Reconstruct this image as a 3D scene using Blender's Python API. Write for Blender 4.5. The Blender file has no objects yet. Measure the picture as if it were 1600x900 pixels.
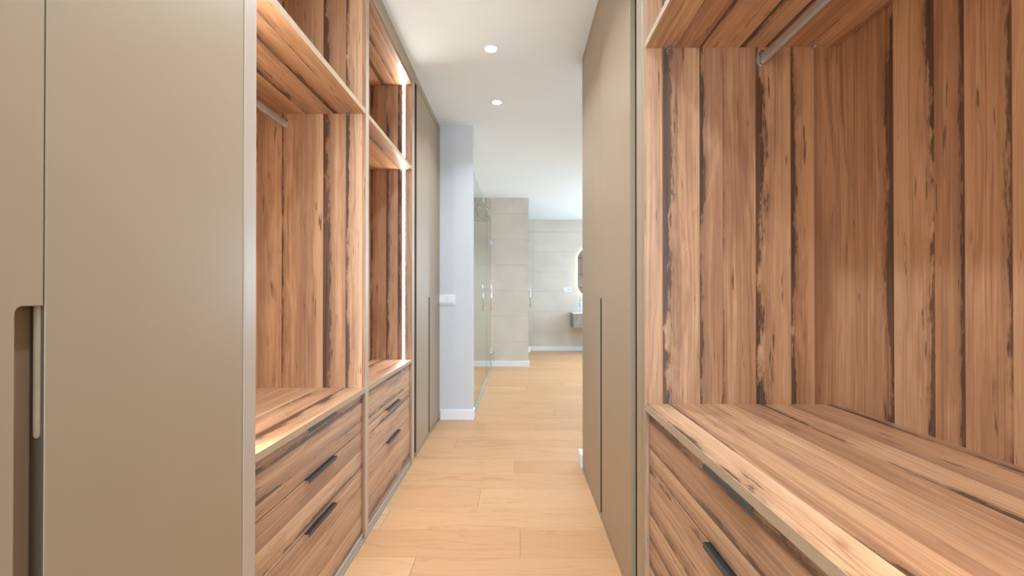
import bpy, bmesh, math, random
from mathutils import Vector

# ------------------------------------------------------------------ camera, world, daylight, exposure
S = bpy.context.scene
C = S.collection
EYE = 1.06
cam_d = bpy.data.cameras.new('camera')
cam_d.sensor_width = 36.0
cam_d.lens = 16.0
cam_d.shift_y = 0.00475
cam_d.clip_start = 0.02
cam = bpy.data.objects.new('camera', cam_d)
cam.location = (0, 0, EYE)
cam.rotation_euler = (math.radians(90.3), 0, math.radians(0.685))
C.objects.link(cam)
S.camera = cam

W = bpy.data.worlds.new('sky')
W.use_nodes = True
bg = W.node_tree.nodes['Background']
bg.inputs[0].default_value = (0.80, 0.90, 1.0, 1)
bg.inputs[1].default_value = 1.0
S.world = W

S.view_settings.view_transform = 'Standard'
S.view_settings.look = 'None'
S.view_settings.gamma = 1.0
S.view_settings.use_curve_mapping = False
S.view_settings.exposure = 0.36
S.cycles.use_denoising = True
S.cycles.max_bounces = 10
S.cycles.diffuse_bounces = 4
S.cycles.glossy_bounces = 4
S.cycles.transparent_max_bounces = 12
S.cycles.sample_clamp_indirect = 6.0


def area(name, loc, rot, sx, sy, power, col, spread=180, shape='RECTANGLE'):
    d = bpy.data.lights.new(name, 'AREA')
    d.shape = shape
    d.size = sx
    d.size_y = sy
    d.energy = power
    d.color = col
    d.spread = math.radians(spread)
    o = bpy.data.objects.new(name, d)
    o.location = loc
    o.rotation_euler = [math.radians(a) for a in rot]
    C.objects.link(o)
    return o


# daylight entering by the bedroom window behind the camera and by the bathroom window on the right
area('daylight_bedroom', (-0.1, -2.66, 1.35), (90, 0, 0), 1.9, 1.9, 128, (0.55, 0.77, 1.0))
area('daylight_far', (2.62, 8.75, 1.45), (-90, 0, 0), 0.9, 1.6, 66, (0.68, 0.84, 1.0))
area('daylight_bathroom', (3.26, 6.9, 1.45), (0, 90, 0), 1.6, 2.2, 95, (0.62, 0.83, 1.0))


# ------------------------------------------------------------------ materials
def lin(r, g, b):
    f = lambda c: (c / 12.92) if c <= 0.04045 else ((c + 0.055) / 1.055) ** 2.4
    return (f(r / 255), f(g / 255), f(b / 255), 1.0)


class NG:
    """tiny helper for shader graphs"""
    def __init__(self, name):
        self.m = bpy.data.materials.new(name)
        self.m.use_nodes = True
        self.t = self.m.node_tree
        self.b = self.t.nodes['Principled BSDF']
        self.out = self.t.nodes['Material Output']

    def n(self, typ, **kw):
        nd = self.t.nodes.new(typ)
        for k, v in kw.items():
            setattr(nd, k, v)
        return nd

    def put(self, sock, v):
        if v is None:
            return
        if isinstance(v, bpy.types.NodeSocket):
            self.t.links.new(v, sock)
        else:
            sock.default_value = v

    def math(self, op, a, b=None, c=None, clamp=False):
        nd = self.n('ShaderNodeMath', operation=op, use_clamp=clamp)
        self.put(nd.inputs[0], a)
        self.put(nd.inputs[1], b)
        if c is not None:
            self.put(nd.inputs[2], c)
        return nd.outputs[0]

    def mapr(self, v, a, b, c=0.0, d=1.0, smooth=True):
        nd = self.n('ShaderNodeMapRange', interpolation_type='SMOOTHSTEP' if smooth else 'LINEAR')
        self.put(nd.inputs[0], v)
        for i, x in enumerate((a, b, c, d)):
            self.put(nd.inputs[i + 1], x)
        return nd.outputs[0]

    def xyz(self, x, y, z=0.0):
        nd = self.n('ShaderNodeCombineXYZ')
        self.put(nd.inputs[0], x)
        self.put(nd.inputs[1], y)
        self.put(nd.inputs[2], z)
        return nd.outputs[0]

    def noise(self, vec, scale=1.0, detail=2.0, rough=0.5, dist=0.0):
        nd = self.n('ShaderNodeTexNoise')
        self.put(nd.inputs['Vector'], vec)
        self.put(nd.inputs['Scale'], scale)
        self.put(nd.inputs['Detail'], detail)
        self.put(nd.inputs['Roughness'], rough)
        self.put(nd.inputs['Distortion'], dist)
        return nd.outputs[0]

    def white(self, w):
        nd = self.n('ShaderNodeTexWhiteNoise', noise_dimensions='1D')
        self.put(nd.inputs['W'], w)
        return nd.outputs[0]

    def mix(self, f, a, b, mode='MIX'):
        nd = self.n('ShaderNodeMix', data_type='RGBA', blend_type=mode)
        self.put(nd.inputs[0], f)
        self.put(nd.inputs[6], a)
        self.put(nd.inputs[7], b)
        return nd.outputs[2]

    def ramp(self, f, stops, mode='LINEAR'):
        nd = self.n('ShaderNodeValToRGB')
        cr = nd.color_ramp
        cr.interpolation = mode
        while len(cr.elements) < len(stops):
            cr.elements.new(0.5)
        for e, (p, c) in zip(cr.elements, stops):
            e.position = p
            e.color = c
        self.put(nd.inputs[0], f)
        return nd.outputs[0]

    def bump(self, h, strength, dist=0.001):
        nd = self.n('ShaderNodeBump')
        nd.inputs['Strength'].default_value = strength
        nd.inputs['Distance'].default_value = dist
        self.put(nd.inputs['Height'], h)
        self.t.links.new(nd.outputs[0], self.b.inputs['Normal'])

    def set(self, **kw):
        for k, v in kw.items():
            self.put(self.b.inputs[k.replace('_', ' ')], v)
        return self.m


def plain(name, col, rough=0.5, metal=0.0, spec=0.5, var=0.03, scale=3.0, bump=0.0, bscale=400, coat=0.0):
    g = NG(name)
    tc = g.n('ShaderNodeTexCoord').outputs['Object']
    nz = g.noise(tc, scale, 3.0, 0.6)
    c2 = tuple(min(1, c * (1 - var * 2)) for c in col[:3]) + (1,)
    c3 = tuple(min(1, c * (1 + var)) for c in col[:3]) + (1,)
    g.set(Base_Color=g.mix(g.mapr(nz, 0.3, 0.7), c2, c3), Roughness=rough, Metallic=metal)
    g.b.inputs['Specular IOR Level'].default_value = spec
    g.b.inputs['Coat Weight'].default_value = coat
    if bump:
        g.bump(g.noise(tc, bscale, 2.0), bump, 0.0005)
    return g.m


def walnut_material():
    """laminate printed with long plum-tree staves; UV is in metres, U across the grain and V along it"""
    g = NG('plum wood laminate')
    uv = g.n('ShaderNodeUVMap').outputs[0]
    sp = g.n('ShaderNodeSeparateXYZ')
    g.put(sp.inputs[0], uv)
    u, v = sp.outputs[0], sp.outputs[1]
    st = g.math('DIVIDE', u, 0.094)
    # uneven stave widths
    jit = g.math('MULTIPLY', g.math('SINE', g.math('MULTIPLY', st, 2.17)), 0.16)
    st = g.math('ADD', st, jit)
    i = g.math('FLOOR', st)
    f = g.math('FRACT', st)
    r1 = g.white(i)
    r2 = g.white(g.math('ADD', i, 71.3))
    r3 = g.white(g.math('ADD', i, 153.7))
    vo = g.math('MULTIPLY_ADD', r1, 23.0, v)
    zz = g.math('MULTIPLY', r2, 40.0)
    # slow drift of the figure
    n1 = g.noise(g.xyz(g.math('MULTIPLY', u, 7.0), g.math('MULTIPLY', vo, 1.1), zz), 1.0, 3.0, 0.55)
    # growth rings
    ring = g.math('ADD', g.math('MULTIPLY', u, 17.0), g.math('MULTIPLY', n1, 4.4))
    rn = g.noise(g.xyz(ring, g.math('MULTIPLY', vo, 0.35), zz), 1.6, 4.0, 0.62)
    fib = g.noise(g.xyz(g.math('MULTIPLY', u, 330.0), g.math('MULTIPLY', v, 9.0), zz), 1.0, 2.0, 0.6)
    fib2 = g.noise(g.xyz(g.math('MULTIPLY', u, 95.0), g.math('MULTIPLY', vo, 2.2), zz), 1.0, 3.0, 0.6)
    base = g.ramp(r1, [(0.0, lin(171, 124, 90)), (0.25, lin(204, 159, 120)), (0.5, lin(176, 131, 97)),
                       (0.75, lin(212, 168, 128)), (1.0, lin(165, 127, 101))])
    light = g.ramp(r3, [(0.0, lin(225, 184, 143)), (0.5, lin(212, 169, 131)), (1.0, lin(232, 194, 156))])
    dark = g.ramp(r2, [(0.0, lin(131, 87, 60)), (0.5, lin(121, 81, 57)), (1.0, lin(137, 99, 74))])
    col = g.mix(g.mapr(rn, 0.50, 0.70, 0.0, 0.65), base, light)
    col = g.mix(g.mapr(rn, 0.47, 0.30, 0.0, 0.65), col, dark)
    lines = g.noise(g.xyz(g.math('ADD', g.math('MULTIPLY', u, 120.0), g.math('MULTIPLY', n1, 6.0)), g.math('MULTIPLY', vo, 0.7), zz), 1.0, 3.0, 0.6)
    col = g.mix(g.mapr(lines, 0.52, 0.74, 0.0, 0.38), col, dark)
    col = g.mix(g.mapr(lines, 0.48, 0.30, 0.0, 0.25), col, light)
    col = g.mix(g.mapr(fib2, 0.52, 0.72, 0.0, 0.42), col, dark)
    col = g.mix(g.mapr(fib, 0.40, 0.75, 0.0, 0.24), col, dark)
    cr = g.noise(g.xyz(g.math('ADD', g.math('MULTIPLY', u, 210.0), g.math('MULTIPLY', n1, 8.0)), g.math('MULTIPLY', vo, 1.5), zz), 1.0, 4.0, 0.7)
    col = g.mix(g.mapr(cr, 0.50, 0.64, 0.0, 0.42), col, dark)
    col = g.mix(g.mapr(cr, 0.47, 0.36, 0.0, 0.30), col, light)
    mot = g.noise(g.xyz(g.math('MULTIPLY', u, 14.0), g.math('MULTIPLY', vo, 2.4), g.math('ADD', zz, 31.0)), 1.0, 3.0, 0.6)
    col = g.mix(g.mapr(mot, 0.50, 0.72, 0.0, 0.40), col, dark)
    # broad heartwood shading towards one side of a stave
    col = g.mix(g.math('MULTIPLY', g.mapr(f, 0.55, 0.0, 0.0, 0.55), g.mapr(r2, 0.45, 0.9)), col, dark)
    col = g.mix(g.math('MULTIPLY', g.mapr(f, 0.5, 1.0, 0.0, 0.5), g.mapr(r2, 0.6, 0.1)), col, light)
    # dark bark streaks hugging the joints between staves, ragged on one side and broken along their length
    sn = g.noise(g.xyz(g.math('MULTIPLY', u, 5.0), g.math('MULTIPLY', vo, 2.1), zz), 1.0, 5.0, 0.7)
    sw = g.math('MULTIPLY', g.mapr(r3, 0.18, 0.62), g.mapr(sn, 0.33, 0.62, -0.02, 0.26))
    rag = g.math('MULTIPLY', g.math('SUBTRACT', g.noise(g.xyz(g.math('MULTIPLY', u, 150.0), g.math('MULTIPLY', v, 12.0), zz), 1.0, 5.0, 0.75), 0.5), 0.62)
    edge = g.math('SUBTRACT', g.math('ADD', sw, g.math('MULTIPLY', rag, g.mapr(sw, 0.0, 0.10))), f)
    sm = g.math('MULTIPLY', g.mapr(edge, -0.03, 0.04), g.mapr(sw, 0.0, 0.05))
    # loose dark flecks and thin cracks
    fl = g.noise(g.xyz(g.math('MULTIPLY', u, 70.0), g.math('MULTIPLY', vo, 5.0), g.math('ADD', zz, 9.0)), 1.0, 3.0, 0.6)
    fm = g.mapr(fl, 0.645, 0.70, 0.0, 0.85)
    ck = g.noise(g.xyz(g.math('MULTIPLY', u, 85.0), g.math('MULTIPLY', vo, 1.1), g.math('ADD', zz, 19.0)), 1.0, 4.0, 0.65)
    cm = g.mapr(ck, 0.645, 0.70, 0.0, 0.55)
    hair = g.mapr(f, 0.012, 0.03, 0.35, 0.0)
    stk = g.mix(g.mapr(fib2, 0.35, 0.65), lin(58, 40, 31), lin(98, 70, 54))
    col = g.mix(cm, col, lin(112, 78, 57))
    col = g.mix(g.math('MULTIPLY', g.mapr(edge, -0.30, 0.0, 0.0, 0.40), g.mapr(sw, 0.0, 0.08)), col, dark)
    col = g.mix(g.math('MULTIPLY', sm, 0.95), col, stk)
    col = g.mix(fm, col, lin(88, 61, 46))
    col = g.mix(hair, col, dark)
    g.set(Base_Color=col, Roughness=g.mapr(fib, 0.3, 0.7, 0.34, 0.44))
    g.b.inputs['Specular IOR Level'].default_value = 0.95
    g.bump(g.math('ADD', fib, g.math('MULTIPLY', rn, 0.5)), 0.10, 0.0006)
    return g.m


def oak_material():
    g = NG('light oak plank')
    uv = g.n('ShaderNodeUVMap').outputs[0]
    sp = g.n('ShaderNodeSeparateXYZ')
    g.put(sp.inputs[0], uv)
    u, v = sp.outputs[0], sp.outputs[1]
    rnd = g.n('ShaderNodeObjectInfo').outputs['Random']
    zz = g.math('MULTIPLY', rnd, 60.0)
    n1 = g.noise(g.xyz(g.math('MULTIPLY', u, 7.0), g.math('MULTIPLY', v, 1.6), zz), 1.0, 3.0, 0.55)
    ring = g.math('ADD', g.math('MULTIPLY', u, 22.0), g.math('MULTIPLY', n1, 7.0))
    rn = g.noise(g.xyz(ring, g.math('MULTIPLY', v, 0.5), zz), 2.0, 4.0, 0.6)
    fib = g.noise(g.xyz(g.math('MULTIPLY', u, 260.0), g.math('MULTIPLY', v, 8.0), zz), 1.0, 3.0, 0.6)
    a = g.ramp(rnd, [(0.0, lin(196, 148, 105)), (0.4, lin(203, 157, 113)), (0.7, lin(190, 142, 99)), (1.0, lin(208, 163, 120))])
    col = g.mix(g.mapr(rn, 0.50, 0.32, 0.0, 0.45), a, lin(172, 120, 78))
    col = g.mix(g.mapr(fib, 0.45, 0.8, 0.0, 0.30), col, lin(168, 118, 76))
    g.set(Base_Color=col, Roughness=g.mapr(fib, 0.3, 0.7, 0.36, 0.46))
    g.b.inputs['Specular IOR Level'].default_value = 0.4
    g.bump(fib, 0.06, 0.0005)
    return g.m


def glass_material(name, tint, refl=1.0):
    g = NG(name)
    tr = g.n('ShaderNodeBsdfTransparent')
    tr.inputs[0].default_value = tint
    gl = g.n('ShaderNodeBsdfGlossy')
    gl.inputs['Roughness'].default_value = 0.02
    fr = g.n('ShaderNodeFresnel')
    fr.inputs[0].default_value = 1.45
    mx = g.n('ShaderNodeMixShader')
    g.put(mx.inputs[0], g.math('MULTIPLY', fr.outputs[0], refl))
    g.t.links.new(tr.outputs[0], mx.inputs[1])
    g.t.links.new(gl.outputs[0], mx.inputs[2])
    g.t.links.new(mx.outputs[0], g.out.inputs[0])
    return g.m


def emit(name, col, strength):
    g = NG(name)
    g.set(Base_Color=(1, 1, 1, 1), Emission_Color=col, Emission_Strength=strength)
    return g.m


def mosaic_material():
    g = NG('small stone mosaic')
    tc = g.n('ShaderNodeTexCoord').outputs['Object']
    sp = g.n('ShaderNodeSeparateXYZ')
    g.put(sp.inputs[0], tc)
    k = 1 / 0.022
    a = g.math('MULTIPLY', sp.outputs[0], k)
    b = g.math('MULTIPLY', sp.outputs[2], k)
    cell = g.math('ADD', g.math('FLOOR', a), g.math('MULTIPLY', g.math('FLOOR', b), 57.0))
    r = g.white(cell)
    col = g.ramp(r, [(0.0, lin(160, 150, 135)), (0.35, lin(205, 200, 188)), (0.7, lin(188, 178, 160)), (1.0, lin(222, 218, 208))])
    g.set(Base_Color=col, Roughness=0.4)
    return g.m


M = {}
M['wood'] = walnut_material()
M['oak'] = oak_material()
M['taupe'] = plain('satin taupe lacquer', lin(164, 143, 115), 0.42, spec=0.5, var=0.015, scale=1.5)
M['post'] = plain('glossy champagne aluminium', lin(184, 167, 148), 0.30, var=0.01)
M['band'] = plain('pale taupe frame edge', lin(190, 172, 150), 0.4, var=0.02)
M['facegrey'] = plain('slate grey aluminium', lin(62, 66, 69), 0.45, metal=0.1, var=0.03)
M['edge'] = plain('beige edge banding', lin(186, 160, 128), 0.5, var=0.03, scale=30)
M['recess'] = plain('shaded channel brown', lin(92, 74, 58), 0.5, var=0.05)  # channel colour with the shade of the finger slots painted in
M['recessmid'] = plain('lit channel taupe', lin(150, 130, 104), 0.5, var=0.03)  # lighter copy of the channel colour, for slots painted as lit
M['slot'] = plain('painted slot shade', lin(44, 35, 28), 0.6, var=0.05)  # near-black standing in for shade inside slots, seams and gaps
M['white'] = plain('white wall paint', lin(209, 211, 213), 0.75, var=0.008, scale=2, bump=0.03)
M['ceil'] = plain('white ceiling paint', lin(240, 250, 255), 0.85, var=0.006, scale=2)
M['base'] = plain('white lacquered skirting', lin(240, 241, 242), 0.35, var=0.006)
M['tile'] = plain('greige porcelain tile', lin(217, 208, 195), 0.38, var=0.035, scale=2.2)
M['grout'] = plain('pale grout', lin(214, 211, 204), 0.8, var=0.02)
M['black'] = plain('matt black aluminium', lin(28, 28, 29), 0.42, metal=0.2, var=0.03)
M['alu'] = plain('brushed aluminium', lin(196, 196, 196), 0.32, metal=0.85, var=0.03, scale=40)
M['track'] = plain('grey beige track', lin(146, 138, 127), 0.45, metal=0.1, var=0.03)
M['rail'] = plain('satin steel rail', lin(190, 190, 192), 0.32, metal=0.45, var=0.03, scale=30)
M['chrome'] = plain('polished chrome', lin(225, 228, 232), 0.10, metal=1.0, var=0.01)
M['plastic'] = plain('white plastic', lin(236, 236, 236), 0.35, var=0.006)
M['plasticgrey'] = plain('pale grey plastic', lin(205, 206, 208), 0.4, var=0.006)
M['ceramic'] = plain('white ceramic', lin(244, 244, 244), 0.12, var=0.004)
M['sub'] = plain('dark joint under planks', lin(150, 106, 72), 0.9, var=0.05)
M['outer'] = plain('carcass board', lin(190, 180, 168), 0.7)
M['greywood'] = plain('grey oak veneer', lin(150, 142, 132), 0.5, var=0.12, scale=9)
M['glass'] = glass_material('clear green tinted glass', (0.955, 0.978, 0.963, 1), 0.22)
M['pane'] = glass_material('window glass', (0.97, 0.98, 0.98, 1), 0.5)
M['seal'] = plain('blue tinted glass edge seal', lin(146, 186, 200), 0.15, var=0.03)
M['led'] = emit('warm white led', (1.0, 0.89, 0.76, 1), 80.0)
M['lamp'] = emit('downlight diffuser', (1.0, 0.97, 0.92, 1), 12.0)
M['halo'] = emit('mirror halo led', (1.0, 0.97, 0.90, 1), 7.0)
M['mosaic'] = mosaic_material()
g_ = NG('silvered mirror')
M['mirror'] = g_.set(Base_Color=(0.9, 0.92, 0.92, 1), Metallic=1.0, Roughness=0.01)


# ------------------------------------------------------------------ mesh helpers
def box(bm, x0, x1, y0, y1, z0, z1, bevel=0.0, seg=2, mi=0):
    lo, hi = (min(x0, x1), min(y0, y1), min(z0, z1)), (max(x0, x1), max(y0, y1), max(z0, z1))
    r = bmesh.ops.create_cube(bm, size=1.0)
    vs = r['verts']
    for w in vs:
        w.co = Vector([(lo[k] + hi[k]) / 2 + w.co[k] * (hi[k] - lo[k]) for k in range(3)])
    fs = set(f for w in vs for f in w.link_faces)
    for f in fs:
        f.material_index = mi
    if bevel > 0:
        es = list(set(e for w in vs for e in w.link_edges))
        bmesh.ops.bevel(bm, geom=es, offset=bevel, segments=seg, profile=0.5, affect='EDGES')
    return bm


def bx(*a, **k):
    return box(bmesh.new(), *a, **k)


def prism(bm, pts, axis, a0, a1):
    """extrude a closed 2-D outline along an axis; pts are (y,z) for x, (x,z) for y, (x,y) for z"""
    def mk(p, a):
        return {'x': (a, p[0], p[1]), 'y': (p[0], a, p[1]), 'z': (p[0], p[1], a)}[axis]
    lo = [bm.verts.new(mk(p, a0)) for p in pts]
    hi = [bm.verts.new(mk(p, a1)) for p in pts]
    bm.faces.new(lo)
    bm.faces.new(list(reversed(hi)))
    n = len(pts)
    for k in range(n):
        bm.faces.new((lo[k], hi[k], hi[(k + 1) % n], lo[(k + 1) % n]))
    bmesh.ops.recalc_face_normals(bm, faces=bm.faces[:])
    return bm


def cyl(bm, p0, p1, r0, r1=None, n=24):
    r1 = r0 if r1 is None else r1
    p0, p1 = Vector(p0), Vector(p1)
    d = (p1 - p0).normalized()
    up = Vector((0, 0, 1)) if abs(d.z) < 0.9 else Vector((1, 0, 0))
    a = d.cross(up).normalized()
    b = d.cross(a)
    A = [bm.verts.new(p0 + (a * math.cos(t) + b * math.sin(t)) * r0) for t in [2 * math.pi * k / n for k in range(n)]]
    B = [bm.verts.new(p1 + (a * math.cos(t) + b * math.sin(t)) * r1) for t in [2 * math.pi * k / n for k in range(n)]]
    bm.faces.new(A)
    bm.faces.new(list(reversed(B)))
    for k in range(n):
        f = bm.faces.new((A[k], B[k], B[(k + 1) % n], A[(k + 1) % n]))
        f.smooth = True
    bmesh.ops.recalc_face_normals(bm, faces=bm.faces[:])
    return bm


def rounded(cx, cy, w, h, r, n=6):
    pts = []
    for (sx, sy, a0) in ((1, 1, 0), (-1, 1, 90), (-1, -1, 180), (1, -1, 270)):
        for k in range(n + 1):
            a = math.radians(a0 + 90 * k / n)
            pts.append((cx + sx * (w / 2 - r) + r * math.cos(a), cy + sy * (h / 2 - r) + r * math.sin(a)))
    return pts


def obj(name, bm, mat, parent=None, grain=None, shift=0.0, along=0.0, smooth=False):
    """one mesh object; grain = axis letter writes a metric UV for the wood shaders"""
    mats = mat if isinstance(mat, (list, tuple)) else [mat]
    if grain:
        uvl = bm.loops.layers.uv.new('UVMap')
        gi = 'xyz'.index(grain)
        bm.normal_update()
        for f in bm.faces:
            ni = max(range(3), key=lambda k: abs(f.normal[k]))
            if ni == gi:
                ax = [k for k in range(3) if k != ni]
                ui, vi = ax[0], ax[1]
            else:
                vi = gi
                ui = [k for k in range(3) if k != ni and k != gi][0]
            for lp in f.loops:
                co = lp.vert.co
                lp[uvl].uv = (co[ui] + shift, co[vi] + along)
    off = parent.location.copy() if parent is not None and parent.type == 'EMPTY' else Vector((0, 0, 0))
    if parent is not None and parent.type != 'EMPTY' and parent.parent is not None:
        off = parent.parent.location.copy()
    if off.length:
        bmesh.ops.translate(bm, verts=bm.verts[:], vec=-off)
    me = bpy.data.meshes.new(name)
    bm.to_mesh(me)
    bm.free()
    for m_ in mats:
        me.materials.append(M[m_])
    if smooth:
        for p in me.polygons:
            p.use_smooth = True
    o = bpy.data.objects.new(name, me)
    C.objects.link(o)
    if parent is not None:
        o.parent = parent
    return o


def tag(o, label, cat, group=None):
    o['label'] = label
    o['category'] = cat
    if group:
        o['group'] = group
    return o


def thing(name, label, cat, loc, group=None):
    o = bpy.data.objects.new(name, None)
    o.empty_display_size = 0.1
    o.location = loc
    C.objects.link(o)
    return tag(o, label, cat, group)


def struct(name, bm, mat, label=None, cat=None, parent=None, **k):
    o = obj(name, bm, mat, parent, **k)
    o['kind'] = 'structure'
    if label:
        o['label'] = label
        o['category'] = cat
    return o


# ------------------------------------------------------------------ key planes (metres, camera axis along +Y)
H = 2.50
XL = -0.663          # face of the left wardrobe doors
XR = 0.394           # face of the right wardrobe doors
DEP = 0.60
XLB = XL - DEP       # back of the left wardrobes
XRB = XR + DEP + 0.002
Y_PIL = 3.875        # white end wall on the left
Y_PART = 6.75        # tiled partition at the end of the shower
Y_FAR = 8.69         # tiled far wall
XG = -0.39           # shower glass plane

# ------------------------------------------------------------------ shell
struct('ceiling', bx(-1.8, 3.4, -2.8, 8.9, H, H + 0.08), 'ceil', 'smooth white ceiling with recessed downlights', 'ceiling')
floor = struct('floor', bx(-1.8, 3.4, -2.8, 8.9, -0.08, -0.004), 'sub', 'light oak plank floor running down the corridor', 'floor')

random.seed(7)
ROW0, RW = 1.844, 0.2165
known = {-1: -0.41, 0: 0.012, 1: -0.627, 2: -0.199, 3: 0.95, 4: -0.02, 5: -0.646, 6: -0.44, 7: 0.50, 8: 0.15, 9: 0.72, 10: 0.33,
         11: -0.05, 12: 0.60, 13: 0.28, 14: 0.9, 15: 0.10, 16: 0.55}
for k in range(-20, 32):
    y0 = ROW0 + k * RW
    y1 = y0 + RW
    if y0 < -2.55 or y0 > 8.68:
        continue
    xl = -1.28 if y0 < Y_PIL else -1.6
    xr = 1.02 if y1 < 2.85 else 3.25
    start = known.get(k, random.uniform(-1.2, 1.0))
    cuts = [start]
    L = random.uniform(1.75, 2.0)
    while cuts[-1] < xr:
        cuts.append(cuts[-1] + L)
    while cuts[0] > xl:
        cuts.insert(0, cuts[0] - L)
    for a, b in zip(cuts[:-1], cuts[1:]):
        a, b = max(a, xl), min(b, xr)
        if b - a < 0.03:
            continue
        bm = bx(a + 0.0006, b - 0.0006, y0 + 0.0006, y1 - 0.0006, -0.004, 0.0, bevel=0.0007, seg=1)
        obj('plank', bm, 'oak', floor, grain='x', shift=random.uniform(0, 30), along=random.uniform(0, 30))

struct('wall_left', bx(-1.40, -1.285, -2.7, Y_PIL + 0.1, 0, H), 'white', 'white wall behind the left wardrobes', 'wall')
struct('wall_right', bx(1.02, 1.12, -2.7, 2.79, 0, H), 'white', 'white wall behind the right wardrobes', 'wall')
struct('wall_pillar', bx(-1.285, -0.381, Y_PIL, Y_PIL + 0.098, 0, H, bevel=0.002, seg=1), 'white',
       'white end wall between the left wardrobes and the shower, with switches', 'wall')
struct('wall_stub', bx(0.412, 3.3, 2.80, 2.89, 0, H), 'white', 'white wall end just past the right wardrobe', 'wall')
struct('wall_bathroom_left', bx(-1.7, -1.6, Y_PIL, Y_FAR + 0.1, 0, H), 'tile', 'greige tiled side wall inside the shower', 'wall')

# rear wall with the bedroom window
bm = bmesh.new()
box(bm, -1.285, -1.05, -2.7, -2.6, 0, H)
box(bm, 0.85, 1.02, -2.7, -2.6, 0, H)
box(bm, -1.05, 0.85, -2.7, -2.6, 0, 0.4)
box(bm, -1.05, 0.85, -2.7, -2.6, 2.3, H)
struct('wall_rear', bm, 'white', 'white rear wall with the bedroom window opening', 'wall')
# right bathroom wall with its window
bm = bmesh.new()
box(bm, 3.2, 3.3, 2.89, 5.8, 0, H)
box(bm, 3.2, 3.3, 8.0, Y_FAR + 0.1, 0, H)
box(bm, 3.2, 3.3, 5.8, 8.0, 0, 0.65)
box(bm, 3.2, 3.3, 5.8, 8.0, 2.25, H)
struct('wall_bathroom_right', bm, 'white', 'white bathroom side wall with window opening', 'wall')


def window(name, axis, c, a0, a1, z0, z1, label):
    """casement frame around a pane, in a wall normal to the axis"""
    e = thing(name, label, 'window', (0, 0, 0))
    e['kind'] = 'structure'
    t = 0.05

    def b(p0, p1, q0, q1, d=0.03):
        return bx(c - d, c + d, p0, p1, q0, q1) if axis == 'x' else bx(p0, p1, c - d, c + d, q0, q1)
    mid = (a0 + a1) / 2
    for r in ((a0, a0 + t, z0, z1), (a1 - t, a1, z0, z1), (a0 + t, a1 - t, z0, z0 + t), (a0 + t, a1 - t, z1 - t, z1),
              (mid - t / 2, mid + t / 2, z0 + t, z1 - t)):
        obj('window_frame', b(*r), 'base', e)
    for r in ((a0 + t, mid - t / 2), (mid + t / 2, a1 - t)):
        obj('pane', b(r[0], r[1], z0 + t, z1 - t, 0.004), 'pane', e)


window('window_1', 'y', -2.64, -1.05, 0.85, 0.4, 2.3, 'bedroom window in the rear wall behind the camera')
bm = bmesh.new()
box(bm, 3.1, 3.2, Y_FAR, Y_FAR + 0.12, 0, H)
box(bm, 2.12, 3.1, Y_FAR, Y_FAR + 0.12, 0, 0.65)
box(bm, 2.12, 3.1, Y_FAR, Y_FAR + 0.12, 2.25, H)
struct('wall_far_right', bm, 'tile', 'tiled wall around the far bathroom window, out of view', 'wall')
window('window_3', 'y', Y_FAR + 0.03, 2.12, 3.1, 0.65, 2.25, 'far bathroom window right of the vanity, out of view')
window('window_2', 'x', 3.24, 5.8, 8.0, 0.65, 2.25, 'bathroom window in the right side wall')


# tiled walls: each slab its own piece on a grout bed
def tiled(name, x0, x1, yf, thick, label, zj, xj, x2=None):
    w = struct(name, bx(x0, x1, yf + 0.008, yf + thick, 0, H), 'grout', label, 'wall')
    xs = [x0] + [x for x in xj if x0 + 0.01 < x < x1 - 0.01] + [x1]
    zs = [0.0] + zj + [H]
    for i in range(len(xs) - 1):
        for j in range(len(zs) - 1):
            a = 0.001
            obj('tile', bx(xs[i] + (a if i else 0), xs[i + 1] - (a if i < len(xs) - 2 else 0), yf, yf + 0.0085,
                           zs[j] + a, zs[j + 1] - a, bevel=0.0008, seg=1), 'tile', w)
    return w


ZJ = [0.37, 0.75, 1.13, 1.51, 1.89, 2.27]
part_w = tiled('wall_partition', -1.6, 0.165, Y_PART, 0.10, 'greige tiled partition wall at the far end of the shower', ZJ, [-1.17, -0.40])
tiled('wall_far', -1.6, 2.12, Y_FAR, 0.12, 'greige tiled far bathroom wall carrying the mirror and vanity', ZJ, [-0.9, 0.3, 1.5])
obj('mosaic_panel', bx(-0.66, -0.405, Y_PART - 0.004, Y_PART, 2.16, H), 'mosaic', part_w)

# skirting boards
BH = 0.085
struct('baseboard_pillar', bx(-0.655, -0.372, Y_PIL - 0.012, Y_PIL + 0.098, 0, BH, bevel=0.002, seg=1), 'base',
       'white skirting at the foot of the white end wall', 'skirting')
struct('baseboard_partition', bx(-0.385, 0.178, Y_PART - 0.014, Y_PART + 0.1, 0, BH, bevel=0.002, seg=1), 'base',
       'white skirting at the foot of the tiled partition, outside the shower', 'skirting')
struct('baseboard_shower', bx(-1.6, -0.40, Y_PART - 0.014, Y_PART, 0, BH, bevel=0.002, seg=1), 'base',
       'white skirting seen through the shower glass', 'skirting')
struct('baseboard_far', bx(0.18, 3.2, Y_FAR - 0.014, Y_FAR, 0, BH, bevel=0.002, seg=1), 'base',
       'white skirting along the far bathroom wall under the vanity', 'skirting')
struct('baseboard_stub', bx(0.386, 0.412, 2.795, 2.90, 0, 0.085, bevel=0.002, seg=1), 'base',
       'short white skirting end just past the right wardrobe doors', 'skirting')

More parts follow.
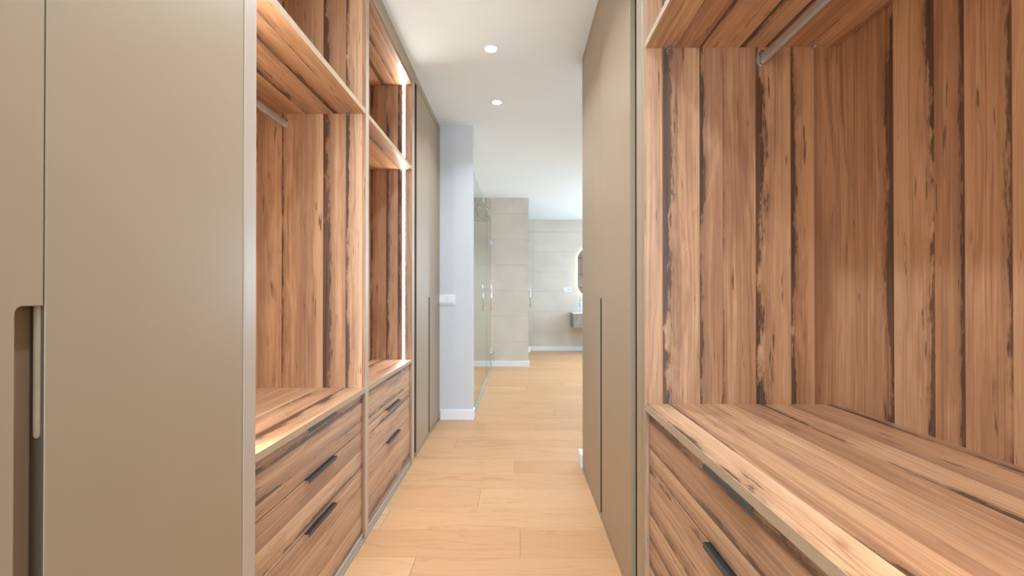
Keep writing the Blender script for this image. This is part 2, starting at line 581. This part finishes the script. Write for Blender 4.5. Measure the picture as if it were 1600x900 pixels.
# taupe filler strips that close the wardrobes against the ceiling
struct('trim_1', bx(XL, XL - 0.02, -0.75, Y_PIL, 2.445, H), 'taupe', 'taupe filler strip between the left wardrobes and ceiling', 'trim')
obj('shadow_gap', bx(XL - 0.012, XL - 0.018, -0.75, Y_PIL, 2.4375, 2.4449), 'slot', bpy.data.objects['trim_1'])  # dark strip painted as the shade inside the gap
struct('trim_2', bx(XR, XR + 0.02, -0.75, 2.76, 2.470, H), 'taupe', 'taupe filler strip between the right wardrobes and ceiling', 'trim')


# ------------------------------------------------------------------ wardrobes with doors
NOTCH = 0.036
ZN = 1.045


def door_mesh(xf, side, y0, y1, z0, z1, notch):
    """side -1: left row (body lies towards -X); notch = cut-away finger slot along the far edge, rounded at its top"""
    t = 0.019 * side
    pts = [(y0, z0)]
    if notch:
        r = 0.010
        pts += [(y1 - NOTCH, z0), (y1 - NOTCH, ZN - r)]
        for k in range(1, 6):
            a = math.radians(180 - 90 * k / 5)
            pts.append((y1 - NOTCH + r + r * math.cos(a), ZN - r + r * math.sin(a)))
        pts += [(y1, ZN), (y1, z1)]
    else:
        pts += [(y1, z0), (y1, z1)]
    pts += [(y0, z1)]
    bm = bmesh.new()
    prism(bm, pts, 'x', xf, xf + t)
    es = [e for e in bm.edges if all(abs(w.co.x - xf) < 1e-6 for w in e.verts)]
    bmesh.ops.bevel(bm, geom=es, offset=0.0012, segments=2, profile=0.5, affect='EDGES')
    return bm


def wardrobe(name, label, side, xf, y0, y1, doors, ztop, notched, edge_dark=True, zb=0.03):
    e = thing(name, label, 'wardrobe', (xf + side * 0.3, (y0 + y1) / 2, 0))
    xi = xf + side * 0.024
    xb = xf + side * DEP
    obj('side_panel', bx(xi, xb, y0, y0 + 0.018, 0, ztop + 0.02), 'outer', e)
    obj('side_panel', bx(xi, xb, y1 - 0.018, y1, 0, ztop + 0.02), 'outer', e)
    obj('back_panel', bx(xb - side * 0.008, xb, y0 + 0.018, y1 - 0.018, 0, ztop + 0.02), 'outer', e)
    obj('top_panel', bx(xi, xb - side * 0.008, y0 + 0.018, y1 - 0.018, ztop, ztop + 0.02), 'outer', e)
    obj('plinth', bx(xf + side * 0.001, xf + side * 0.022, y0, y1, 0.002, zb - 0.004), 'taupe', e)
    prev_notch = False
    for k, (a, b) in enumerate(doors):
        d = obj('door', door_mesh(xf, side, a + 0.0013, b - 0.0013, zb, ztop, k in notched), 'taupe', e)
        if k in notched:
            obj('handle_channel', bx(xf + side * 0.022, xf + side * 0.026, b - NOTCH - 0.012, b + 0.004, zb, ZN + 0.012), ('recess' if edge_dark else 'recessmid'), d)
        if prev_notch:
            if edge_dark:
                obj('edge_shade', bx(xf + side * 0.0015, xf + side * 0.019, a + 0.0002, a + 0.0014, zb, ZN), 'slot', d)  # dark strip painting the notch shade onto the door edge
            else:
                obj('edge_shade', bx(xf + side * 0.0015, xf + side * 0.019, a + 0.0004, a + 0.0014, zb, ZN), 'recess', d)  # browner strip, notch shade painted on the near door edge
                pts = []
                for q in range(9):
                    an = math.radians(180 + 180 * q / 8)
                    pts.append((xf + side * 0.0095 + 0.0042 * math.cos(an), 0.866 + 0.006 * math.sin(an)))
                pts += [(xf + side * 0.0095 + 0.0042, ZN), (xf + side * 0.0095 - 0.0042, ZN)]
                gb = prism(bmesh.new(), pts, 'y', a - 0.0016, a + 0.0006)
                obj('finger_grip', gb, 'edge', d)
        if k > 0:
            obj('seam_shade', bx(xf + side * 0.0035, xf + side * 0.0185, a - 0.0012, a + 0.0012, ZN + 0.002, ztop - 0.002), 'slot', d)  # dark strip painted for the shade in the door seam
        prev_notch = k in notched
    return e


wardrobe('wardrobe', 'taupe wardrobe with flat doors filling the left edge beside the camera', -1, XL, -0.75, 1.0925,
         [(-0.75, -0.29), (-0.29, 0.17), (0.17, 0.630), (0.630, 1.0925)], 2.44, (0, 2), edge_dark=False)
ward_b = wardrobe('wardrobe', 'narrow taupe two-door wardrobe between the lit shelves and white end wall', -1, XL, 2.985, 3.872,
         [(2.992, 3.430), (3.430, 3.872)], 2.44, (0,))
ward_c = wardrobe('wardrobe', 'tall taupe two-door wardrobe on the right, before the white skirting end', 1, XR, 1.575, 2.765,
         [(1.595, 2.172), (2.172, 2.762)], 2.466, (0,))
wardrobe('wardrobe', 'taupe wardrobe right of the camera, out of the picture', 1, XR, -0.75, 0.315,
         [(-0.75, -0.22), (-0.22, 0.31)], 2.466, (0,))


# ------------------------------------------------------------------ open wardrobes in plum wood
def handle_bar(y0, y1, xf, side, zt, parent):
    """black edge pull: a lip hooked over the drawer's top edge with a hanging face"""
    h = obj('handle', bx(xf - side * 0.0125, xf + side * 0.012, y0, y1, zt - 0.0016, zt), 'black', parent)
    obj('handle_face', bx(xf - side * 0.0145, xf - side * 0.0125, y0, y1, zt - 0.011, zt + 0.0004), 'facegrey', parent)


def open_unit(name, label, side, xf, y0, y1, ztop, zshelf, tshelf, zc, seams, zb, hy, led=None, rod=False, sh=0.0, cover=False, shs=0.0, shc=0.0, shd=0.0, shp=0.0):
    """y0,y1: inner faces of the side panels; xf: front plane of the frame"""
    s = side
    e = thing(name, label, 'wardrobe', (xf + s * 0.3, (y0 + y1) / 2, 0))
    xb = xf + s * DEP
    T = 0.019
    for q, (a, b) in enumerate(((y0 - T, y0), (y1, y1 + T))):
        hid = cover and q == 0  # this panel's front is covered by the neighbouring post
        bm = bx(xf + s * (0.014 if hid else 0.0012), xb, a, b, 0.0, ztop + T)
        obj('side_panel', bm, 'wood', e, grain='z', shift=sh + 1.3 * q + 0.4 + shp * q)
        if not hid:
            obj('front_edge', bx(xf - s * 0.0004, xf + s * 0.0012, a, b, 0.0, ztop + T), ('taupe' if side > 0 else 'band'), e)
    obj('back_panel', bx(xb - s * 0.008, xb, y0, y1, 0.0, ztop), 'wood', e, grain='z', shift=shs)
    obj('top_panel', bx(xf + s * 0.002, xb, y0, y1, ztop, ztop + T), 'wood', e, grain='y', shift=sh + 2.2)
    obj('top_rail', bx(xf - s * 0.002, xf + s * 0.018, (y0 if cover else y0 - T), y1 + T, ztop + T, 2.437), 'taupe', e)
    # shelf with a pale banded front edge
    shf = obj('shelf', bx(xf + s * 0.004, xb - s * 0.012, y0, y1, zshelf, zshelf + tshelf), 'wood', e, grain='y', shift=sh + 3.1)
    obj('front_edge', bx(xf + s * 0.0025, xf + s * 0.004, y0, y1, zshelf, zshelf + tshelf), 'edge', shf)
    for yy, d in ((y1, -1), (y0, 1)):
        for xx in (xf + s * 0.075, xf + s * 0.52):
            bm = bmesh.new()
            cyl(bm, (xx, yy, zshelf - 0.004), (xx, yy + d * 0.012, zshelf - 0.004), 0.004, n=12)
            box(bm, xx - 0.008, xx + 0.008, yy, yy + d * 0.016, zshelf - 0.0022, zshelf)
            obj('shelf_support', bm, 'chrome', shf)
    # counter over the drawers
    ct = obj('counter_top', bx(xf + s * 0.004, xb - s * 0.008, y0, y1, zc - 0.021, zc), 'wood', e, grain='y', shift=shc)
    obj('front_edge', bx(xf + s * 0.0022, xf + s * 0.004, y0, y1, zc - 0.021, zc), 'edge', ct)
    # drawers
    xd = xf + s * 0.013
    zs = [zc - 0.024] + seams + [zb]
    for k in range(len(zs) - 1):
        zt, zl = zs[k], zs[k + 1] + 0.0035
        bm = bmesh.new()
        box(bm, xd, xd + s * 0.019, y0 + 0.004, y1 - 0.004, zl, zt, bevel=0.0008, seg=1)
        dr = obj('drawer', bm, 'wood', e, grain='y', shift=shd)
        bm = bmesh.new()
        ya, yb = y0 + 0.02, y1 - 0.02
        xi, xe = xd + s * 0.0195, xb - s * 0.06
        box(bm, xi, xe, ya, ya + 0.012, zl + 0.01, zt - 0.03)
        box(bm, xi, xe, yb - 0.012, yb, zl + 0.01, zt - 0.03)
        box(bm, xe - s * 0.012, xe, ya, yb, zl + 0.01, zt - 0.03)
        box(bm, xi, xe, ya, yb, zl + 0.006, zl + 0.010)
        obj('drawer_box', bm, 'outer', dr)
        handle_bar(hy[0], hy[1], xd, s, zt + 0.0022, dr)
    # floor plinth with two aluminium lines
    bm = bmesh.new()
    box(bm, xf + s * 0.010, xf + s * 0.030, y0, y1, 0.001, zb - 0.006)
    obj('plinth', bm, 'band', e)
    bm = bmesh.new()
    box(bm, xf - s * 0.001, xf + s * 0.009, (y0 + 0.001 if cover else y0 - T), y1 + T, 0.0005, 0.006)
    obj('floor_track', bm, 'track', e)
    if led:
        yy = y1 if led > 0 else y0
        xs = xf + s * 0.052
        for z0, z1 in ((zc + 0.001, zshelf - 0.001), (zshelf + tshelf + 0.001, ztop - 0.001)):
            st = obj('led_strip', bx(xs - 0.0065, xs + 0.0065, yy - led * 0.004, yy - led * 0.0005, z0, z1), 'led', e)
            obj('led_profile', bx(xs - 0.010, xs - 0.0066, yy - led * 0.0045, yy - led * 0.0001, z0, z1), 'alu', st)
            obj('led_profile', bx(xs + 0.0066, xs + 0.010, yy - led * 0.0045, yy - led * 0.0001, z0, z1), 'alu', st)
    if rod:
        xr, zr = rod
        pts = rounded(xr, zr, 0.015, 0.030, 0.0073)
        bm = prism(bmesh.new(), pts, 'y', y0 + 0.004, y1 - 0.004)
        r = obj('hanging_rail', bm, 'rail', e, smooth=False)
        bm = prism(bmesh.new(), rounded(xr, zr - 0.006, 0.003, 0.004, 0.001, 2), 'y', y0 + 0.004, y1 - 0.004)
        for yy, d in ((y1, -1), (y0, 1)):
            bm2 = bmesh.new()
            prism(bm2, rounded(xr, zr + 0.004, 0.021, 0.052, 0.010), 'y', yy, yy + d * 0.004)
            prism(bm2, rounded(xr, zr - 0.002, 0.020, 0.036, 0.009), 'y', yy + d * 0.004, yy + d * 0.014)
            cyl(bm2, (xr, yy + d * 0.004, zr + 0.022), (xr, yy + d * 0.0065, zr + 0.022), 0.0045, 0.003, n=12)
            obj('rail_bracket', bm2, 'chrome', r)
        bm.free()
    return e


LZ = [0.472, 0.302]
unit_a = open_unit('open_wardrobe', 'open plum-wood wardrobe unit with hanging rail, in the left foreground', -1, -0.660, 1.146, 1.972,
          2.384, 1.851, 0.022, 0.657, LZ, 0.030, (1.437, 1.658), led=-1, cover=True, rod=(-1.013, 1.806), sh=0.63, shs=0.2, shc=4.42, shd=7.3, shp=0.025)
unit_b = open_unit('open_wardrobe', 'open plum-wood shelf unit lit by a vertical LED strip on the left', -1, -0.660, 2.010, 2.844,
          2.380, 1.848, 0.020, 0.657, LZ, 0.030, (2.324, 2.564), led=1, sh=5.9, shs=2.7, shc=6.1, shd=11.8)
unit_c = open_unit('open_wardrobe', 'wide open plum-wood wardrobe unit with hanging rail filling the right side', 1, 0.394, 0.344, 1.415,
          2.384, 1.828, 0.0195, 0.724, [0.535, 0.368, 0.200], 0.030, (0.772, 0.972), led=-1, rod=(0.757, 1.788), sh=9.2, shs=8.488, shc=12.6, shd=15.2, shp=-0.077)


# ------------------------------------------------------------------ rounded taupe posts beside the open units
def post(label, parent, side, xf, y0, y1, rad, zt, dep=0.05):
    pts = [(xf + side * dep, y0), (xf + side * dep, y1)]
    n = 6
    arc = []
    for k in range(n + 1):
        a = math.radians(90 * k / n)
        arc.append((xf + side * rad * (1 - math.sin(a)), y1 - rad + rad * math.cos(a)))
    arc2 = []
    for k in range(n + 1):
        a = math.radians(90 * k / n)
        arc2.append((xf + side * rad * (1 - math.cos(a)), y0 + rad - rad * math.sin(a)))
    bm = prism(bmesh.new(), pts + arc + arc2, 'z', 0.002, zt)
    o = obj('frame_post', bm, 'taupe' if side > 0 else 'post', parent)
    o['label'] = label
    return o


post('slim taupe post between the foreground doors and hanging unit on the left', unit_a, -1, XL + 0.001, 1.095, 1.146, 0.003, 2.437, 0.011)
post('slim taupe post right of the vertical LED strip', unit_b, -1, XL + 0.001, 2.8640, 2.920, 0.004, 2.437)
post('rounded taupe post left of the big wooden wardrobe on the right', unit_c, 1, XR + 0.002, 1.4355, 1.535, 0.022, 2.465)
# channel between post and door, its deep shadow painted in brown
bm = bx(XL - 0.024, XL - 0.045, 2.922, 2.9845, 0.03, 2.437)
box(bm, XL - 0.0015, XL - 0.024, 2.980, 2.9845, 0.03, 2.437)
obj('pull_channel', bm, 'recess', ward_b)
obj('pull_channel', bx(XR + 0.03, XR + 0.045, 1.537, 1.573, 0.03, 2.465), 'recess', ward_c)


# ------------------------------------------------------------------ downlights
def downlight(x, y, label, power, dia=0.068):
    e = thing('downlight', label, 'downlight', (x, y, H), 'recessed ceiling downlights')
    bm = bmesh.new()
    n = 40
    prof = [(dia / 2 + 0.012, 0.0), (dia / 2 + 0.011, -0.003), (dia / 2 + 0.003, -0.004), (dia / 2, -0.0005)]
    rings = [[bm.verts.new((x + r * math.cos(2 * math.pi * k / n), y + r * math.sin(2 * math.pi * k / n), H + z)) for k in range(n)] for r, z in prof]
    for a, b in zip(rings[:-1], rings[1:]):
        for k in range(n):
            f = bm.faces.new((a[k], a[(k + 1) % n], b[(k + 1) % n], b[k]))
            f.smooth = True
    bmesh.ops.recalc_face_normals(bm, faces=bm.faces[:])
    obj('trim_ring', bm, 'plastic', e)
    bm = bmesh.new()
    cyl(bm, (x, y, H - 0.0002), (x, y, H - 0.0012), dia / 2 - 0.0002, n=32)
    obj('diffuser', bm, 'lamp', e)
    area('downlight_beam', (x, y, H - 0.006), (0, 0, 0), 0.07, 0.07, power, (0.74, 0.87, 1.0), 125, 'DISK')


DP = 7.0
downlight(-0.155, 3.387, 'round recessed downlight nearest the white end wall', 5)
downlight(-0.155, 2.650, 'round recessed downlight in the near part of the corridor ceiling', 7)
downlight(-0.155, 1.913, 'round recessed downlight over the corridor, above the top of the picture', DP)
downlight(-0.155, 1.176, 'round recessed downlight over the foreground wardrobes, above the picture', DP)
downlight(-0.155, 0.439, 'round recessed downlight just ahead of the camera, above the picture', DP)
downlight(-0.155, -1.0, 'round recessed downlight behind the camera', DP)
downlight(0.878, 7.35, 'small far downlight, the lower of the pair near the mirror', 3)
downlight(0.878, 6.65, 'small far downlight, the upper of the pair near the mirror', 3)
downlight(2.2, 6.9, 'added downlight on the hidden right side of the bathroom', 13)  # unseen lamp added to light the bathroom
downlight(2.2, 4.6, 'added downlight over the hidden near side of the bathroom', 24)  # unseen lamp added to brighten the bathroom walls
downlight(-1.0, 5.4, 'added downlight inside the shower, hidden by the white end wall', 18)  # unseen lamp added to brighten the shower


# ------------------------------------------------------------------ switches and sockets
def rocker_plate(name, label, cat, xc, yf, zc, gangs, kinds):
    w = 0.071 * gangs + 0.010
    e = thing(name, label, cat, (xc, yf, zc - 0.041))
    obj('plate', prism(bmesh.new(), rounded(xc, zc, w, 0.082, 0.005), 'y', yf - 0.008, yf), 'plastic', e)
    for k, kd in enumerate(kinds):
        cx = xc - w / 2 + 0.005 + 0.071 * (k + 0.5)
        if kd == 'switch':
            bm = bmesh.new()
            box(bm, cx - 0.0285, cx + 0.0285, yf - 0.013, yf - 0.008, zc - 0.0285, zc + 0.0285, bevel=0.002)
            obj('rocker', bm, 'plastic', e)
            obj('rocker_gap', bx(cx - 0.031, cx + 0.031, yf - 0.0085, yf - 0.0079, zc - 0.0325, zc + 0.031), 'plasticgrey', e)
        else:
            bm = cyl(bmesh.new(), (cx, yf - 0.0083, zc), (cx, yf - 0.0095, zc), 0.021)
            s_ = obj('socket_well', bm, 'plasticgrey', e)
            for dx in (-0.0095, 0.0095):
                obj('socket_hole', cyl(bmesh.new(), (cx + dx, yf - 0.0094, zc), (cx + dx, yf - 0.0099, zc), 0.0028, n=12), 'slot', s_)
    return e


rocker_plate('light_switch', 'white double light switch on the white end wall', 'switch', -0.606, Y_PIL, 1.022, 2, ('switch', 'switch'))
rocker_plate('power_socket', 'white switch and socket plate on the tiled wall left of the mirror', 'socket', 0.942, Y_FAR, 1.165, 2, ('switch', 'socket'))


# ------------------------------------------------------------------ shower glass
GT = 2.15


def pull_handle(parent, xg, y, z0, z1, off=0.053):
    h = obj('handle', cyl(bmesh.new(), (xg + off, y, z0), (xg + off, y, z1), 0.0095), 'chrome', parent)
    obj('handle_bar', cyl(bmesh.new(), (xg - off, y, z0), (xg - off, y, z1), 0.0095), 'chrome', h)
    for z in (z1 - 0.072, z0 + 0.068):
        obj('standoff', cyl(bmesh.new(), (xg - off, y, z), (xg + off, y, z), 0.006), 'chrome', h)
    return h


def hinge(parent, xg, y, z):
    bm = bmesh.new()
    box(bm, xg - 0.012, xg + 0.012, y - 0.055, y + 0.0, z - 0.042, z + 0.042, bevel=0.003)
    cyl(bm, (xg, y + 0.008, z - 0.042), (xg, y + 0.008, z + 0.042), 0.009)
    box(bm, xg - 0.02, xg + 0.02, y + 0.012, y + 0.018, z - 0.042, z + 0.042)
    obj('hinge', bm, 'chrome', parent)


sd = thing('shower_door', 'clear glass shower door with vertical steel pull bar', 'shower door', (XG, 6.2, 0.0))
obj('glass_pane', bx(XG - 0.004, XG + 0.004, 5.765, 6.715, 0.016, GT), 'glass', sd)
obj('seal', bx(XG - 0.006, XG + 0.006, 5.765, 6.715, 0.001, 0.016), 'seal', sd)
obj('edge_seal', bx(XG - 0.005, XG + 0.005, 5.7585, 5.7645, 0.016, GT), 'glass', sd)
pull_handle(sd, XG, 5.84, 0.86, 1.222)
hinge(sd, XG, 6.712, 1.84)
hinge(sd, XG, 6.712, 0.245)
sp_ = thing('shower_panel', 'fixed clear glass shower panel next to the white end wall', 'shower panel', (XG, 4.85, 0.0))
obj('glass_pane', bx(XG - 0.004, XG + 0.004, 3.982, 5.755, 0.016, GT), 'glass', sp_)
obj('floor_channel', bx(XG - 0.008, XG + 0.008, 3.982, 5.755, 0.001, 0.016), 'seal', sp_)
obj('top_clamp', bx(XG - 0.012, XG + 0.012, 5.25, 5.30, GT - 0.03, GT + 0.02, bevel=0.003), 'chrome', sp_)
gd = thing('glass_door', 'glass door seen edge-on past the tiled partition, with steel pull bar', 'glass door', (0.172, 7.3, 0.0))
obj('glass_pane', bx(0.168, 0.176, 6.90, 7.66, 0.01, GT), 'glass', gd)
pull_handle(gd, 0.172, 7.55, 0.86, 1.222, 0.042)
hinge(gd, 0.172, 6.865, 1.84)
hinge(gd, 0.172, 6.865, 0.245)

# ------------------------------------------------------------------ vanity, tap and back-lit mirror
vx0, vx1 = 1.008, 1.95
vn = thing('vanity_unit', 'wall-hung grey wood vanity with white top on the far wall', 'vanity', (1.48, Y_FAR, 0.46))
obj('cabinet_body', bx(vx0, vx1, Y_FAR - 0.432, Y_FAR - 0.001, 0.467, 0.722, bevel=0.001, seg=1), 'greywood', vn)
for a, b in ((vx0, 1.478), (1.481, vx1)):
    dr = obj('drawer', bx(a + 0.001, b, Y_FAR - 0.450, Y_FAR - 0.433, 0.468, 0.716, bevel=0.001, seg=1), 'greywood', vn)
    obj('drawer_groove', bx(a + 0.002, b - 0.001, Y_FAR - 0.449, Y_FAR - 0.436, 0.717, 0.7215), 'slot', dr)
bm = bmesh.new()
box(bm, vx0 - 0.003, vx1 + 0.003, Y_FAR - 0.455, Y_FAR - 0.001, 0.7225, 0.740, bevel=0.003)
tp = obj('vanity_top', bm, 'ceramic', vn)
bm = bmesh.new()
prism(bm, rounded(1.48, Y_FAR - 0.215, 0.50, 0.26, 0.06), 'z', 0.740, 0.752)
obj('basin_rim', bm, 'ceramic', tp)
tap = thing('basin_tap', 'tall chrome basin tap on the white vanity top', 'tap', (1.185, Y_FAR - 0.12, 0.74))
tx, ty = 1.185, Y_FAR - 0.10
bm = cyl(bmesh.new(), (tx, ty, 0.7405), (tx, ty, 1.02), 0.019)
bt = obj('tap_body', bm, 'chrome', tap)
obj('spout', bx(tx - 0.014, tx + 0.014, ty - 0.15, ty - 0.012, 0.955, 0.975, bevel=0.004), 'chrome', tap)
obj('lever', bx(tx - 0.006, tx + 0.006, ty - 0.05, ty + 0.015, 1.0205, 1.030, bevel=0.002), 'chrome', tap)
obj('base_ring', cyl(bmesh.new(), (tx, ty, 0.7402), (tx, ty, 0.746), 0.027), 'chrome', tap)

mw, mz0, mz1 = 0.62, 1.045, 1.965
mx = 1.142 + mw / 2
mr = thing('mirror', 'tall rounded back-lit mirror above the vanity', 'mirror', (mx, Y_FAR, mz0))
obj('glass', prism(bmesh.new(), rounded(mx, (mz0 + mz1) / 2, mw, mz1 - mz0, 0.22, 14), 'y', Y_FAR - 0.036, Y_FAR - 0.031), 'mirror', mr)
obj('housing', prism(bmesh.new(), rounded(mx, (mz0 + mz1) / 2, mw - 0.08, mz1 - mz0 - 0.08, 0.18, 12), 'y', Y_FAR - 0.030, Y_FAR - 0.001), 'plastic', mr)
out = rounded(mx, (mz0 + mz1) / 2, mw - 0.03, mz1 - mz0 - 0.03, 0.205, 14)
inn = rounded(mx, (mz0 + mz1) / 2, mw - 0.06, mz1 - mz0 - 0.06, 0.19, 14)
bm = bmesh.new()
for yy in (Y_FAR - 0.029, Y_FAR - 0.016):
    pass
a0 = [bm.verts.new((p[0], Y_FAR - 0.029, p[1])) for p in out]
a1 = [bm.verts.new((p[0], Y_FAR - 0.016, p[1])) for p in out]
b0 = [bm.verts.new((p[0], Y_FAR - 0.029, p[1])) for p in inn]
b1 = [bm.verts.new((p[0], Y_FAR - 0.016, p[1])) for p in inn]
for k in range(len(out)):
    j = (k + 1) % len(out)
    bm.faces.new((a0[k], a0[j], a1[j], a1[k]))
    bm.faces.new((b0[k], b1[k], b1[j], b0[j]))
    bm.faces.new((a1[k], a1[j], b1[j], b1[k]))
    bm.faces.new((a0[k], b0[k], b0[j], a0[j]))
bmesh.ops.recalc_face_normals(bm, faces=bm.faces[:])
obj('halo_light', bm, 'halo', mr)

# open bookcase on the bathroom's near wall: it shows only as a reflection in the mirror
bc = thing('open_bookcase', 'brown wooden shelves reflected in the mirror', 'shelving', (2.1, 2.89, 0))
bx0, bx1, by0, by1 = 1.55, 2.75, 2.892, 3.24
for a in (bx0, 2.14, bx1 - 0.02):
    obj('side_panel', bx(a, a + 0.02, by0, by1, 0, 2.25), 'wood', bc, grain='z', shift=3.3 + a)
obj('back_panel', bx(bx0 + 0.02, bx1 - 0.02, by0, by0 + 0.008, 0, 2.25), 'wood', bc, grain='z', shift=6.1)
for z in (0.06, 0.5, 0.92, 1.33, 1.72, 2.23):
    for a, b in ((bx0 + 0.02, 2.14), (2.16, bx1 - 0.02)):
        obj('shelf', bx(a, b, by0 + 0.008, by1, z, z + 0.02), 'wood', bc, grain='x', shift=z)
